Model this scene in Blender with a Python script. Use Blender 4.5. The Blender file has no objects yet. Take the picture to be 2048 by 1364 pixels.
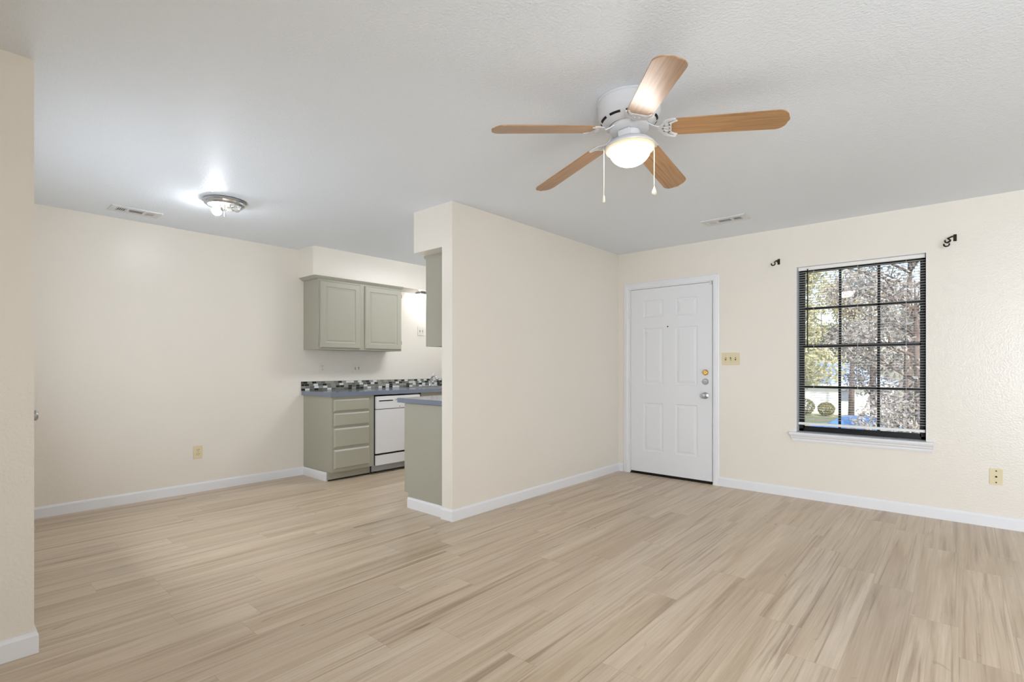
import bpy, bmesh, math, random
from math import pi, sin, cos, radians
from mathutils import Vector, Matrix
random.seed(7)
S = bpy.context.scene
COL = S.collection

# ------------------------------------------------------------------ camera
cam_d = bpy.data.cameras.new('camera')
cam = bpy.data.objects.new('camera', cam_d); COL.objects.link(cam)
cam_d.sensor_width = 36.0
cam_d.lens = 36.0 * 1020.08 / 2048
cam_d.shift_y = (732.7 - 682.0) / 2048
cam_d.clip_start = 0.02; cam_d.clip_end = 400
cam.location = (0, 0, 1.1793)
cam.rotation_euler = (pi / 2, 0, 0.7195)
S.camera = cam

# ------------------------------------------------------------------ exposure, world, sun, area lights
S.view_settings.view_transform = 'Standard'
S.view_settings.look = 'None'
S.view_settings.exposure = 0.24
S.view_settings.gamma = 1.0
S.view_settings.use_curve_mapping = False
S.cycles.max_bounces = 10
S.cycles.diffuse_bounces = 6
S.cycles.sample_clamp_indirect = 4.0
S.cycles.caustics_reflective = False
S.cycles.caustics_refractive = False

W = bpy.data.worlds.new('world'); S.world = W; W.use_nodes = True
wn, wl_ = W.node_tree.nodes, W.node_tree.links
sky = wn.new('ShaderNodeTexSky'); sky.sky_type = 'NISHITA'; sky.sun_disc = False
sky.sun_elevation = radians(38); sky.sun_rotation = radians(120); sky.air_density = 1.0
sky.dust_density = 1.5
bg = wn['Background']; bg.inputs['Strength'].default_value = 0.36
wl_.new(sky.outputs['Color'], bg.inputs['Color'])

def light(name, kind, loc, power, color=(1, 1, 1), rot=(0, 0, 0), size=None, size_y=None, radius=None, spread=None):
    d = bpy.data.lights.new(name, kind); d.energy = power; d.color = color
    if kind == 'AREA':
        d.shape = 'RECTANGLE'; d.size = size; d.size_y = size_y or size
        if spread: d.spread = spread
    elif radius is not None:
        if kind == 'SUN': d.angle = radius
        else: d.shadow_soft_size = radius
    o = bpy.data.objects.new(name, d); COL.objects.link(o)
    o.location = loc; o.rotation_euler = rot
    return o
light('sun_lamp', 'SUN', (8, -10, 20), 4.5, (1.0, 0.95, 0.86), (radians(50), 0, radians(28)), radius=0.02)
# added unseen area lamps standing in for daylight, to brighten living and dining room
FILL_COL = (0.82, 0.905, 1.01)  # cool tint of the added fill lamps
light('back_fill', 'AREA', (1.62, -1.12, 1.20), 106, FILL_COL, (radians(90), 0, 0), 1.86, 2.1, spread=radians(138))  # added fill behind the camera, no door modelled there
light('side_fill', 'AREA', (2.52, 1.2, 1.35), 6, FILL_COL, (radians(90), 0, radians(90)), 2.0, 1.5, spread=radians(120))  # added fill at the right wall, which has no opening
light('dining_fill', 'AREA', (-3.65, 0.34, 1.3), 27, FILL_COL, (radians(108), 0, 0), 1.2, 1.6)  # added fill for the dining area, hidden beyond the near wall end

# ------------------------------------------------------------------ dimensions (metres)
H = 2.44
XL = -5.38            # left wall (dining / kitchen)
XP = -2.899           # living side of the partition
XK = -3.018           # kitchen side of the partition
YE = 2.619            # end of the partition
YD = 5.143            # front wall (door, window)
XN, YN = -2.865, 0.283  # corner of the near left wall
XR = 2.60; YB = -1.18
WT = 0.16

# ------------------------------------------------------------------ materials
def lin(c):
    f = lambda x: x / 12.92 if x <= 0.04045 else ((x + 0.055) / 1.055) ** 2.4
    return (f(c[0]), f(c[1]), f(c[2]), 1)
def rgb(r, g, b): return lin((r / 255, g / 255, b / 255))

def mat(name, color, rough=0.5, metal=0.0, spec=0.5, emit=None, emit_s=0.0, trans=0.0, ior=1.45):
    m = bpy.data.materials.new(name); m.use_nodes = True
    b = m.node_tree.nodes['Principled BSDF']
    b.inputs['Base Color'].default_value = color
    b.inputs['Roughness'].default_value = rough
    b.inputs['Metallic'].default_value = metal
    b.inputs['Specular IOR Level'].default_value = spec
    b.inputs['IOR'].default_value = ior
    if trans: b.inputs['Transmission Weight'].default_value = trans
    if emit:
        b.inputs['Emission Color'].default_value = emit
        b.inputs['Emission Strength'].default_value = emit_s
    return m
class NT:
    def __init__(s, m): s.t = m.node_tree; s.b = s.t.nodes['Principled BSDF']
    def n(s, typ, **kw):
        o = s.t.nodes.new(typ)
        for k, v in kw.items(): setattr(o, k, v)
        return o
    def l(s, a, b): s.t.links.new(a, b)
    def math(s, op, a, b=None, c=None):
        o = s.n('ShaderNodeMath', operation=op)
        for i, v in enumerate((a, b, c)):
            if v is None: continue
            if isinstance(v, (int, float)): o.inputs[i].default_value = v
            else: s.l(v, o.inputs[i])
        return o.outputs[0]
    def ramp(s, fac, stops, interp='LINEAR'):
        o = s.n('ShaderNodeValToRGB'); r = o.color_ramp; r.interpolation = interp
        while len(r.elements) < len(stops): r.elements.new(0.5)
        for e, (p, c) in zip(r.elements, stops): e.position = p; e.color = c
        s.l(fac, o.inputs[0]); return o.outputs[0]
    def comb(s, x, y, z):
        o = s.n('ShaderNodeCombineXYZ')
        for i, v in enumerate((x, y, z)):
            if isinstance(v, (int, float)): o.inputs[i].default_value = v
            else: s.l(v, o.inputs[i])
        return o.outputs[0]
    def noise(s, vec, scale, detail=3, rough=0.5, dist=0.0):
        o = s.n('ShaderNodeTexNoise'); o.inputs['Scale'].default_value = scale
        o.inputs['Detail'].default_value = detail; o.inputs['Roughness'].default_value = rough
        o.inputs['Distortion'].default_value = dist
        s.l(vec, o.inputs['Vector']); return o.outputs['Fac']
    def pos(s): return s.n('ShaderNodeNewGeometry').outputs['Position']
    def objc(s): return s.n('ShaderNodeTexCoord').outputs['Object']
    def bump(s, h, strength, dist):
        o = s.n('ShaderNodeBump'); o.inputs['Strength'].default_value = strength
        o.inputs['Distance'].default_value = dist
        s.l(h, o.inputs['Height']); s.l(o.outputs[0], s.b.inputs['Normal']); return o
    def mix(s, fac, a, b, mode='MIX'):
        o = s.n('ShaderNodeMix', data_type='RGBA', blend_type=mode)
        for sock, v in ((o.inputs[0], fac), (o.inputs[6], a), (o.inputs[7], b)):
            if isinstance(v, (int, float)): sock.default_value = v
            elif isinstance(v, tuple): sock.default_value = v
            else: s.l(v, sock)
        return o.outputs[2]

def plaster(name, color, scale, strength, rough, spec):
    m = mat(name, color, rough, spec=spec); t = NT(m); p = t.pos()
    a = t.noise(p, scale, 2, 0.5); b = t.noise(p, scale * 0.35, 2, 0.5, 0.4)
    h = t.math('ADD', t.math('MULTIPLY', a, 0.8), t.math('MULTIPLY', b, 0.3))
    t.bump(h, strength, 0.004)
    return m
M = {}
M['wall'] = plaster('cream_wall_paint', rgb(232, 226, 216), 85, 0.42, 0.27, 0.45)
M['ceiling'] = plaster('white_textured_ceiling', rgb(230, 236, 243), 95, 0.75, 0.5, 0.4)
M['trim'] = mat('white_gloss_trim', rgb(232, 233, 236), 0.35)
M['door'] = mat('white_door_paint', rgb(230, 231, 234), 0.4)
M['cab'] = mat('sage_cabinet_paint', rgb(168, 166, 151), 0.38)
M['white_metal'] = mat('white_enamel', rgb(214, 214, 216), 0.3)
M['dw'] = mat('white_appliance', rgb(228, 228, 230), 0.28)
M['dw_grey'] = mat('grey_toe_panel', rgb(170, 172, 176), 0.4)
M['dark'] = mat('dark_gap', rgb(22, 21, 20), 0.7)
M['black'] = mat('black_window_frame', rgb(10, 10, 11), 0.35)
M['blind'] = mat('white_blind_vinyl', rgb(235, 234, 230), 0.45)
M['chrome'] = mat('chrome', (0.62, 0.65, 0.70, 1), 0.16, 1.0)
M['steel'] = mat('brushed_steel', (0.6, 0.6, 0.61, 1), 0.28, 1.0)
M['nickel'] = mat('satin_nickel', (0.5, 0.5, 0.51, 1), 0.3, 1.0)
M['brass'] = mat('brass', (0.78, 0.52, 0.2, 1), 0.18, 1.0)
M['bronze'] = mat('dark_bronze', rgb(38, 34, 26), 0.4, 0.6)
M['almond'] = mat('almond_plastic', rgb(222, 209, 172), 0.4)
M['white_plastic'] = mat('white_plastic', rgb(224, 220, 208), 0.4)
M['counter'] = mat('blue_grey_laminate', rgb(120, 128, 144), 0.15, spec=0.6)
M['bead'] = mat('pull_chain_brass', rgb(226, 217, 198), 0.35)
M['bulb'] = mat('lit_bulb', (1, 1, 1, 1), 0.4, emit=(0.90, 0.945, 1.0, 1), emit_s=125)
M['tube'] = mat('lit_tube', (1, 1, 1, 1), 0.4, emit=(0.95, 0.98, 1.0, 1), emit_s=32)
M['globe'] = mat('lit_opal_glass', rgb(250, 246, 236), 0.25, emit=(1.0, 0.94, 0.87, 1), emit_s=26)
M['globe_rim'] = mat('lit_opal_rim', rgb(228, 198, 152), 0.25, emit=(1.0, 0.86, 0.66, 1), emit_s=0.30)
M['kitchen_fill'] = mat('lit_kitchen_fill', rgb(240, 240, 240), 0.4, emit=(0.92, 0.95, 1.0, 1), emit_s=21)  # glow of the added, unseen kitchen lamp
M['clear'] = mat('clear_bulb_glass', (1, 1, 1, 1), 0.03, trans=1.0)
M['rubber'] = mat('black_rubber', rgb(18, 18, 18), 0.6)

def glass_pane():
    m = bpy.data.materials.new('window_glass'); m.use_nodes = True
    t = m.node_tree; t.nodes.clear()
    o = t.nodes.new('ShaderNodeOutputMaterial'); mx = t.nodes.new('ShaderNodeMixShader')
    tr = t.nodes.new('ShaderNodeBsdfTransparent'); gl = t.nodes.new('ShaderNodeBsdfGlossy')
    gl.inputs['Roughness'].default_value = 0.0
    fr = t.nodes.new('ShaderNodeFresnel'); fr.inputs['IOR'].default_value = 1.6
    t.links.new(fr.outputs[0], mx.inputs[0]); t.links.new(tr.outputs[0], mx.inputs[1])
    t.links.new(gl.outputs[0], mx.inputs[2]); t.links.new(mx.outputs[0], o.inputs['Surface'])
    return m
M['glass'] = glass_pane()

def floor_mat():
    m = mat('oak_plank_floor', (0.5, 0.4, 0.3, 1), 0.36, spec=0.45); t = NT(m)
    sx = t.n('ShaderNodeSeparateXYZ'); t.l(t.pos(), sx.inputs[0]); x, y = sx.outputs[0], sx.outputs[1]
    RW, PL = 0.178, 1.22
    row = t.math('FLOOR', t.math('DIVIDE', x, RW))
    wn_ = t.n('ShaderNodeTexWhiteNoise', noise_dimensions='1D'); t.l(row, wn_.inputs['W'])
    u = t.math('ADD', y, t.math('MULTIPLY', wn_.outputs['Value'], PL * 3))
    col = t.math('FLOOR', t.math('DIVIDE', u, PL))
    w2 = t.n('ShaderNodeTexWhiteNoise', noise_dimensions='2D'); t.l(t.comb(row, col, 0), w2.inputs['Vector'])
    pid = w2.outputs['Value']
    fx = t.math('ABSOLUTE', t.math('SUBTRACT', t.math('FRACT', t.math('DIVIDE', x, RW)), 0.5))
    fu = t.math('ABSOLUTE', t.math('SUBTRACT', t.math('FRACT', t.math('DIVIDE', u, PL)), 0.5))
    seam = t.math('MAXIMUM', t.math('GREATER_THAN', fx, 0.5 - 0.0007 / RW), t.math('GREATER_THAN', fu, 0.5 - 0.0009 / PL))
    z = t.math('MULTIPLY', pid, 53)
    broad = t.noise(t.comb(t.math('MULTIPLY', x, 9), t.math('MULTIPLY', y, 0.55), z), 1, 4, 0.55, 0.9)
    fine = t.noise(t.comb(t.math('MULTIPLY', x, 90), t.math('MULTIPLY', y, 2.2), z), 1, 4, 0.6, 0.3)
    streak = t.noise(t.comb(t.math('MULTIPLY', x, 22), t.math('MULTIPLY', y, 0.5), t.math('ADD', z, 9)), 1, 5, 0.6, 1.3)
    knot = t.noise(t.comb(t.math('MULTIPLY', x, 11), t.math('MULTIPLY', y, 4.0), t.math('ADD', z, 21)), 1, 2, 0.5, 1.5)
    base = t.ramp(broad, [(0.30, rgb(189, 170, 146)), (0.43, rgb(207, 189, 166)), (0.62, rgb(219, 203, 183))])
    tint = t.ramp(pid, [(0.0, rgb(245, 241, 235)), (0.5, rgb(251, 249, 246)), (1.0, rgb(255, 252, 247))])
    c = t.mix(1.0, base, tint, 'MULTIPLY')
    c = t.mix(t.math('MULTIPLY', t.math('SUBTRACT', 0.66, fine), 0.9), c, rgb(150, 128, 104))
    sk = t.ramp(streak, [(0.54, (0, 0, 0, 1)), (0.70, (1, 1, 1, 1))])
    c = t.mix(t.math('MULTIPLY', sk, 0.7), c, rgb(146, 122, 97))
    kk = t.ramp(knot, [(0.70, (0, 0, 0, 1)), (0.80, (1, 1, 1, 1))])
    c = t.mix(t.math('MULTIPLY', kk, 0.5), c, rgb(112, 90, 68))
    c = t.mix(t.math('MULTIPLY', seam, 0.28), c, rgb(90, 72, 54))
    t.l(c, t.b.inputs['Base Color'])
    h = t.math('SUBTRACT', t.math('MULTIPLY', fine, 0.5), t.math('MULTIPLY', seam, 0.7))
    t.bump(h, 0.12, 0.0015)
    t.l(t.math('ADD', 0.25, t.math('MULTIPLY', fine, 0.14)), t.b.inputs['Roughness'])
    return m
M['floor'] = floor_mat()

def blade_mat():
    m = mat('oak_fan_blade', (0.5, 0.3, 0.15, 1), 0.36, spec=0.5); t = NT(m)
    sx = t.n('ShaderNodeSeparateXYZ'); t.l(t.objc(), sx.inputs[0]); x, y = sx.outputs[0], sx.outputs[1]
    oi = t.n('ShaderNodeObjectInfo').outputs['Random']
    g = t.noise(t.comb(t.math('MULTIPLY', x, 3.5), t.math('MULTIPLY', y, 105), t.math('MULTIPLY', oi, 30)), 1, 5, 0.6, 0.8)
    c = t.ramp(g, [(0.28, rgb(138, 99, 61)), (0.5, rgb(165, 125, 82)), (0.72, rgb(182, 143, 98))])
    t.l(c, t.b.inputs['Base Color']); t.b.inputs['Coat Weight'].default_value = 0.7; t.b.inputs['Coat Roughness'].default_value = 0.46; return m
M['blade'] = blade_mat()

def tile_mat():
    m = mat('glass_mosaic', (0.5, 0.5, 0.5, 1), 0.18); t = NT(m)
    sx = t.n('ShaderNodeSeparateXYZ'); t.l(t.pos(), sx.inputs[0]); y, z = sx.outputs[1], sx.outputs[2]
    RH, TW = 0.0252, 0.052
    zz = t.math('SUBTRACT', z, 0.912)
    row = t.math('FLOOR', t.math('DIVIDE', zz, RH))
    w1 = t.n('ShaderNodeTexWhiteNoise', noise_dimensions='1D'); t.l(row, w1.inputs['W'])
    u = t.math('ADD', t.math('DIVIDE', y, TW), t.math('MULTIPLY', w1.outputs['Value'], 7))
    w2 = t.n('ShaderNodeTexWhiteNoise', noise_dimensions='2D'); t.l(t.comb(t.math('FLOOR', u), row, 0), w2.inputs['Vector'])
    c = t.ramp(w2.outputs['Value'], [(0.0, rgb(38, 38, 36)), (0.22, rgb(120, 120, 108)), (0.45, rgb(146, 146, 134)),
                                     (0.62, rgb(98, 100, 96)), (0.74, rgb(222, 224, 222))], 'CONSTANT')
    fu = t.math('ABSOLUTE', t.math('SUBTRACT', t.math('FRACT', u), 0.5))
    fz = t.math('ABSOLUTE', t.math('SUBTRACT', t.math('FRACT', t.math('DIVIDE', zz, RH)), 0.5))
    gr = t.math('MAXIMUM', t.math('GREATER_THAN', fu, 0.475), t.math('GREATER_THAN', fz, 0.45))
    c = t.mix(gr, c, rgb(150, 148, 140))
    t.l(c, t.b.inputs['Base Color']); t.bump(t.math('SUBTRACT', 1.0, gr), 0.4, 0.001); return m
M['tile'] = tile_mat()

def speckle(name, c1, c2, scale, rough=0.9, stretch=(1, 1, 1)):
    m = mat(name, c1, rough, spec=0.2); t = NT(m)
    mp = t.n('ShaderNodeVectorMath', operation='MULTIPLY'); t.l(t.pos(), mp.inputs[0]); mp.inputs[1].default_value = stretch
    t.l(t.ramp(t.noise(mp.outputs[0], scale, 3, 0.6), [(0.35, c1), (0.65, c2)]), t.b.inputs['Base Color'])
    return m
M['grass'] = speckle('winter_lawn', rgb(150, 152, 110), rgb(176, 170, 130), 2.0)
M['asphalt'] = speckle('pale_concrete_drive', rgb(186, 190, 196), rgb(205, 206, 208), 3.0)
M['bark'] = speckle('bark', rgb(92, 80, 76), rgb(130, 118, 112), 9, stretch=(1, 1, .2))
M['leaf_olive'] = speckle('olive_leaves', rgb(132, 134, 100), rgb(178, 174, 140), 1.2)
M['leaf_green'] = speckle('dark_green_leaves', rgb(88, 98, 92), rgb(140, 148, 138), 1.0)
M['leaf_rust'] = speckle('rust_leaves', rgb(118, 114, 112), rgb(162, 157, 151), 1.1)
M['leaf_gold'] = speckle('gold_leaves', rgb(160, 150, 112), rgb(190, 178, 138), 1.5)
M['leaf_bush'] = speckle('boxwood_leaves', rgb(86, 90, 54), rgb(140, 132, 86), 4)
M['siding'] = speckle('white_lap_siding', rgb(228, 230, 232), rgb(240, 240, 240), 1.0, 0.6)
M['shingle'] = speckle('blue_grey_shingles', rgb(160, 178, 202), rgb(176, 192, 212), 3.0, 0.8)
M['house_glass'] = mat('house_window_glass', rgb(120, 126, 138), 0.15)
M['car_paint'] = mat('blue_car_paint', rgb(104, 148, 206), 0.22, 0.2)
M['car_glass'] = mat('car_glass', rgb(150, 185, 215), 0.08)
M['tyre'] = mat('tyre', rgb(25, 25, 26), 0.7)

# ------------------------------------------------------------------ mesh helpers
def wloc(o):
    v = Vector((0, 0, 0))
    while o is not None: v += Vector(o.location); o = o.parent
    return v
def box(bm, x0, x1, y0, y1, z0, z1, bev=0.0):
    r = bmesh.ops.create_cube(bm, size=1)
    for v in r['verts']:
        v.co = Vector((x0 + (v.co.x + .5) * (x1 - x0), y0 + (v.co.y + .5) * (y1 - y0), z0 + (v.co.z + .5) * (z1 - z0)))
    if bev:
        es = list({e for v in r['verts'] for e in v.link_edges})
        bmesh.ops.bevel(bm, geom=es, offset=bev, segments=2, affect='EDGES', profile=0.6)
def lathe(bm, prof, c=(0, 0, 0), seg=40, axis='Z', closed=False):
    rings = []
    for r, h in prof:
        ring = []
        for i in range(seg):
            a = 2 * pi * i / seg
            p = (r * cos(a), r * sin(a), h)
            if axis == 'X': p = (h, p[0], p[1])
            elif axis == 'Y': p = (p[0], h, p[1])
            ring.append(bm.verts.new(Vector(p) + Vector(c)))
        rings.append(ring)
    for a, b in zip(rings, rings[1:]):
        for i in range(seg): bm.faces.new((a[i], a[(i + 1) % seg], b[(i + 1) % seg], b[i]))
    if not closed:
        bm.faces.new(rings[0]); bm.faces.new(rings[-1])
def tube(bm, pts, r, seg=8):
    pts = [Vector(p) for p in pts]; rs = r if isinstance(r, (list, tuple)) else [r] * len(pts)
    rings = []; n = None
    for i, p in enumerate(pts):
        d = ((pts[min(i + 1, len(pts) - 1)] - pts[max(i - 1, 0)])).normalized()
        if n is None:
            n = d.orthogonal().normalized()
        else:
            n = (n - d * n.dot(d)).normalized()
        b = d.cross(n)
        rings.append([bm.verts.new(p + (n * cos(2 * pi * k / seg) + b * sin(2 * pi * k / seg)) * rs[i]) for k in range(seg)])
    for a, b in zip(rings, rings[1:]):
        for k in range(seg): bm.faces.new((a[k], a[(k + 1) % seg], b[(k + 1) % seg], b[k]))
    bm.faces.new(rings[0]); bm.faces.new(rings[-1])
def sphere(bm, c, r, seg=16, sc=(1, 1, 1)):
    q = bmesh.ops.create_uvsphere(bm, u_segments=seg, v_segments=max(6, seg // 2), radius=r)
    for v in q['verts']: v.co = Vector((v.co.x * sc[0], v.co.y * sc[1], v.co.z * sc[2])) + Vector(c)
def molding(bm, p0, p1, n, w, prof, m0=0, m1=0, mb0=0, mb1=0):
    """prof: (a,b) list; a along n, b along w; m = mitre shift per a, mb per b."""
    p0, p1, n, w = Vector(p0), Vector(p1), Vector(n), Vector(w)
    d = (p1 - p0).normalized()
    A = [bm.verts.new(p0 + n * a + w * b + d * (m0 * a + mb0 * b)) for a, b in prof]
    B = [bm.verts.new(p1 + n * a + w * b + d * (m1 * a + mb1 * b)) for a, b in prof]
    k = len(prof)
    for i in range(k): bm.faces.new((A[i], A[(i + 1) % k], B[(i + 1) % k], B[i]))
    bm.faces.new(A); bm.faces.new(B)
def paneled(bm, o, ux, uz, un, Wd, Ht, T, cells, rings, edge=0.0, edge_d=0.0):
    """slab with front at o + un*T; cells: (x0,x1,z0,z1) panels shaped by rings (inset, depth)."""
    o, ux, uz, un = Vector(o), Vector(ux), Vector(uz), Vector(un)
    P = lambda x, z, d: o + ux * x + uz * z + un * d
    e = edge
    xs = sorted({e, Wd - e} | {c[0] for c in cells} | {c[1] for c in cells})
    zs = sorted({e, Ht - e} | {c[2] for c in cells} | {c[3] for c in cells})
    def quad(a, b, c, d): bm.faces.new([bm.verts.new(q) for q in (a, b, c, d)])
    for i in range(len(xs) - 1):
        for j in range(len(zs) - 1):
            x0, x1, z0, z1 = xs[i], xs[i + 1], zs[j], zs[j + 1]
            cell = [c for c in cells if c[0] <= x0 + 1e-6 and x1 <= c[1] + 1e-6 and c[2] <= z0 + 1e-6 and z1 <= c[3] + 1e-6]
            if not cell: quad(P(x0, z0, T), P(x1, z0, T), P(x1, z1, T), P(x0, z1, T))
    for (x0, x1, z0, z1) in cells:
        prev = (0, 0)
        for ins, dep in rings:
            (a, da), (b, db) = prev, (ins, dep)
            A = [P(x0 + a, z0 + a, T + da), P(x1 - a, z0 + a, T + da), P(x1 - a, z1 - a, T + da), P(x0 + a, z1 - a, T + da)]
            B = [P(x0 + b, z0 + b, T + db), P(x1 - b, z0 + b, T + db), P(x1 - b, z1 - b, T + db), P(x0 + b, z1 - b, T + db)]
            for k in range(4): quad(A[k], A[(k + 1) % 4], B[(k + 1) % 4], B[k])
            prev = (ins, dep)
        a, da = prev
        quad(P(x0 + a, z0 + a, T + da), P(x1 - a, z0 + a, T + da), P(x1 - a, z1 - a, T + da), P(x0 + a, z1 - a, T + da))
    f = [P(e, e, T), P(Wd - e, e, T), P(Wd - e, Ht - e, T), P(e, Ht - e, T)]
    g = [P(0, 0, T - edge_d), P(Wd, 0, T - edge_d), P(Wd, Ht, T - edge_d), P(0, Ht, T - edge_d)]
    k_ = [P(0, 0, 0), P(Wd, 0, 0), P(Wd, Ht, 0), P(0, Ht, 0)]
    for k in range(4):
        if edge: quad(f[k], f[(k + 1) % 4], g[(k + 1) % 4], g[k])
        quad(g[k], g[(k + 1) % 4], k_[(k + 1) % 4], k_[k])
    quad(*k_)
    bmesh.ops.remove_doubles(bm, verts=bm.verts, dist=1e-5)

def obj(name, bm, m, parent=None, smooth=False, label=None, world=True):
    if parent is not None and world:
        off = wloc(parent)
        for v in bm.verts: v.co -= off
    bmesh.ops.recalc_face_normals(bm, faces=bm.faces)
    me = bpy.data.meshes.new(name); bm.to_mesh(me); bm.free()
    me.materials.append(m if not isinstance(m, str) else M[m])
    if smooth:
        for p in me.polygons: p.use_smooth = True
        if smooth is not True:
            me.set_sharp_from_angle(angle=smooth)
    o = bpy.data.objects.new(name, me); COL.objects.link(o)
    if parent is not None: o.parent = parent
    if label: o['label'] = label
    return o
SM = radians(35)
def tag(o, label, cat, group=None, kind=None):
    o['label'] = label; o['category'] = cat
    if group: o['group'] = group
    if kind: o['kind'] = kind
    return o
def thing(name, loc, label, cat, group=None, kind=None):
    o = bpy.data.objects.new(name, None); COL.objects.link(o); o.location = loc
    o.empty_display_size = 0.05
    return tag(o, label, cat, group, kind)
def struct(name, bm, m, label, cat, smooth=False):
    return tag(obj(name, bm, m, smooth=smooth), label, cat, kind='structure')
B = bmesh.new

# ------------------------------------------------------------------ room shell
bm = B(); box(bm, XL - WT, XR + WT, YB - WT, YD + WT, -0.12, 0)
struct('floor', bm, 'floor', 'light oak plank floor running through living and dining area', 'floor')
bm = B(); box(bm, XL - WT, XR + WT, YB - WT, YD + WT, H, H + 0.12)
struct('ceiling', bm, 'ceiling', 'white textured ceiling over the whole room', 'ceiling')
bm = B(); box(bm, XL - WT, XL, YB - WT, YD + WT, 0, H)
struct('wall_left', bm, 'wall', 'long cream wall of dining area and kitchen at left', 'wall')
# front wall with door and window openings
DX0, DX1, DZ = -2.775, -1.835, 2.045
WX0, WX1, WZ0, WZ1 = -1.104, -0.190, 0.572, 2.075
bm = B()
y0, y1 = YD, YD + WT
box(bm, XL, DX0, y0, y1, 0, H); box(bm, DX0, DX1, y0, y1, DZ, H)
box(bm, DX1, WX0, y0, y1, 0, H); box(bm, WX0, WX1, y0, y1, 0, WZ0); box(bm, WX0, WX1, y0, y1, WZ1, H)
box(bm, WX1, XR + WT, y0, y1, 0, H)
struct('wall_front', bm, 'wall', 'cream wall with the white entry door and the window', 'wall')
bm = B(); box(bm, XR, XR + WT, YB - WT, YD, 0, H)
struct('wall_right', bm, 'wall', 'cream side wall right of the camera', 'wall')
bm = B(); box(bm, XL, XR, YB - WT, YB, 0, H)
struct('wall_back', bm, 'wall', 'cream wall behind the camera', 'wall')
bm = B(); box(bm, XN - 0.12, XN, YB, YN, 0, H); box(bm, XL, XN - 0.12, YN - 0.12, YN, 0, H)
struct('wall_near', bm, 'wall', 'cream wall end at the left edge of the photo', 'wall')
bm = B(); box(bm, XK, XP, YE, YD, 0, H)
struct('wall_middle', bm, 'wall', 'cream partition wall between living room and kitchen', 'wall')
# boxed soffits above the cabinets
SX, SZ = -5.060, 2.135
bm = B(); box(bm, XL, SX, 2.632, YD, SZ, H)
struct('trim_1', bm, 'wall', 'cream boxed soffit above the two door wall cabinet', 'soffit')
bm = B(); box(bm, -3.366, XK, YE, YD, 2.107, H)
struct('trim_2', bm, 'wall', 'cream boxed soffit on the kitchen side of the partition', 'soffit')

# ------------------------------------------------------------------ baseboards
BH, BT = 0.088, 0.013
BP = [(0, 0), (BT, 0), (BT, BH - 0.016), (BT * 0.72, BH - 0.007), (BT * 0.35, BH - 0.001), (0, BH)]
UP = (0, 0, 1)
bm = B(); molding(bm, (XL, YN, 0), (XL, 2.687, 0), (1, 0, 0), UP, BP, 0, -1)
struct('baseboard_left', bm, 'trim', 'white baseboard along the long left wall', 'baseboard')
bm = B(); molding(bm, (XP, YE, 0), (XP, YD, 0), (1, 0, 0), UP, BP, -1, -1)
molding(bm, (XK, YE, 0), (XP, YE, 0), (0, -1, 0), UP, BP, 0, 1)
struct('baseboard_middle', bm, 'trim', 'white baseboard wrapping the partition wall and its end', 'baseboard')
bm = B(); molding(bm, (XP, YD, 0), (-2.834, YD, 0), (0, -1, 0), UP, BP, 1, 0)
molding(bm, (-1.786, YD, 0), (XR, YD, 0), (0, -1, 0), UP, BP, 0, -1)
struct('baseboard_front', bm, 'trim', 'white baseboard under the window beside the door', 'baseboard')
bm = B(); molding(bm, (XN, YB, 0), (XN, YN, 0), (1, 0, 0), UP, BP, 0, 1)
molding(bm, (XN, YN, 0), (-4.6, YN, 0), (0, 1, 0), UP, BP, -1, 0)
struct('baseboard_near', bm, 'trim', 'white baseboard on the wall end at left edge', 'baseboard')

# ------------------------------------------------------------------ entry door
door = tag(bpy.data.objects.new('door_1', None), 'white six panel entry door with brass and nickel locks', 'door', kind='structure')
COL.objects.link(door); door.location = (-2.302, YD, 0)
SX0, SX1, SZ0, SZ1 = -2.751, -1.853, 0.026, 2.022
bm = B()
cells = []
for (a, b) in ((-2.598, -2.372), (-2.235, -2.002)):
    for (c, d) in ((1.712, 1.895), (0.985, 1.592), (0.257, 0.782)):
        cells.append((a - SX0, b - SX0, c - SZ0, d - SZ0))
YF = YD + 0.006   # front face of slab
paneled(bm, (SX0, YF + 0.04, SZ0), (1, 0, 0), (0, 0, 1), (0, -1, 0), SX1 - SX0, SZ1 - SZ0, 0.04, cells,
        [(0.006, -0.007), (0.016, -0.008), (0.042, -0.0015)])
obj('slab', bm, 'door', door)
bm = B()   # jamb
box(bm, DX0, SX0 - 0.003, YD + 0.001, YD + WT, 0, DZ); box(bm, SX1 + 0.012, DX1, YD + 0.001, YD + WT, 0, DZ)
box(bm, SX0 - 0.003, SX1 + 0.004, YD + 0.001, YD + WT, SZ1 + 0.004, DZ)
box(bm, SX0 - 0.003, SX0 + 0.012, YF + 0.042, YF + 0.075, 0, SZ1); box(bm, SX1 - 0.012, SX1 + 0.004, YF + 0.042, YF + 0.075, 0, SZ1)
obj('jamb', bm, 'trim', door)
CP = [(0, 0), (0.010, 0), (0.015, 0.012), (0.016, 0.030), (0.012, 0.045), (0.013, 0.052), (0.008, 0.062), (0, 0.062)]
bm = B()
i0, i1, it = -2.770, -1.842, 2.034
molding(bm, (i0, YD, 0), (i0, YD, it), (0, -1, 0), (-1, 0, 0), CP, mb1=1)
molding(bm, (i1, YD, 0), (i1, YD, it), (0, -1, 0), (1, 0, 0), CP, mb1=1)
molding(bm, (i0, YD, it), (i1, YD, it), (0, -1, 0), (0, 0, 1), CP, mb0=-1, mb1=1)
obj('casing', bm, 'trim', door)
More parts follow.
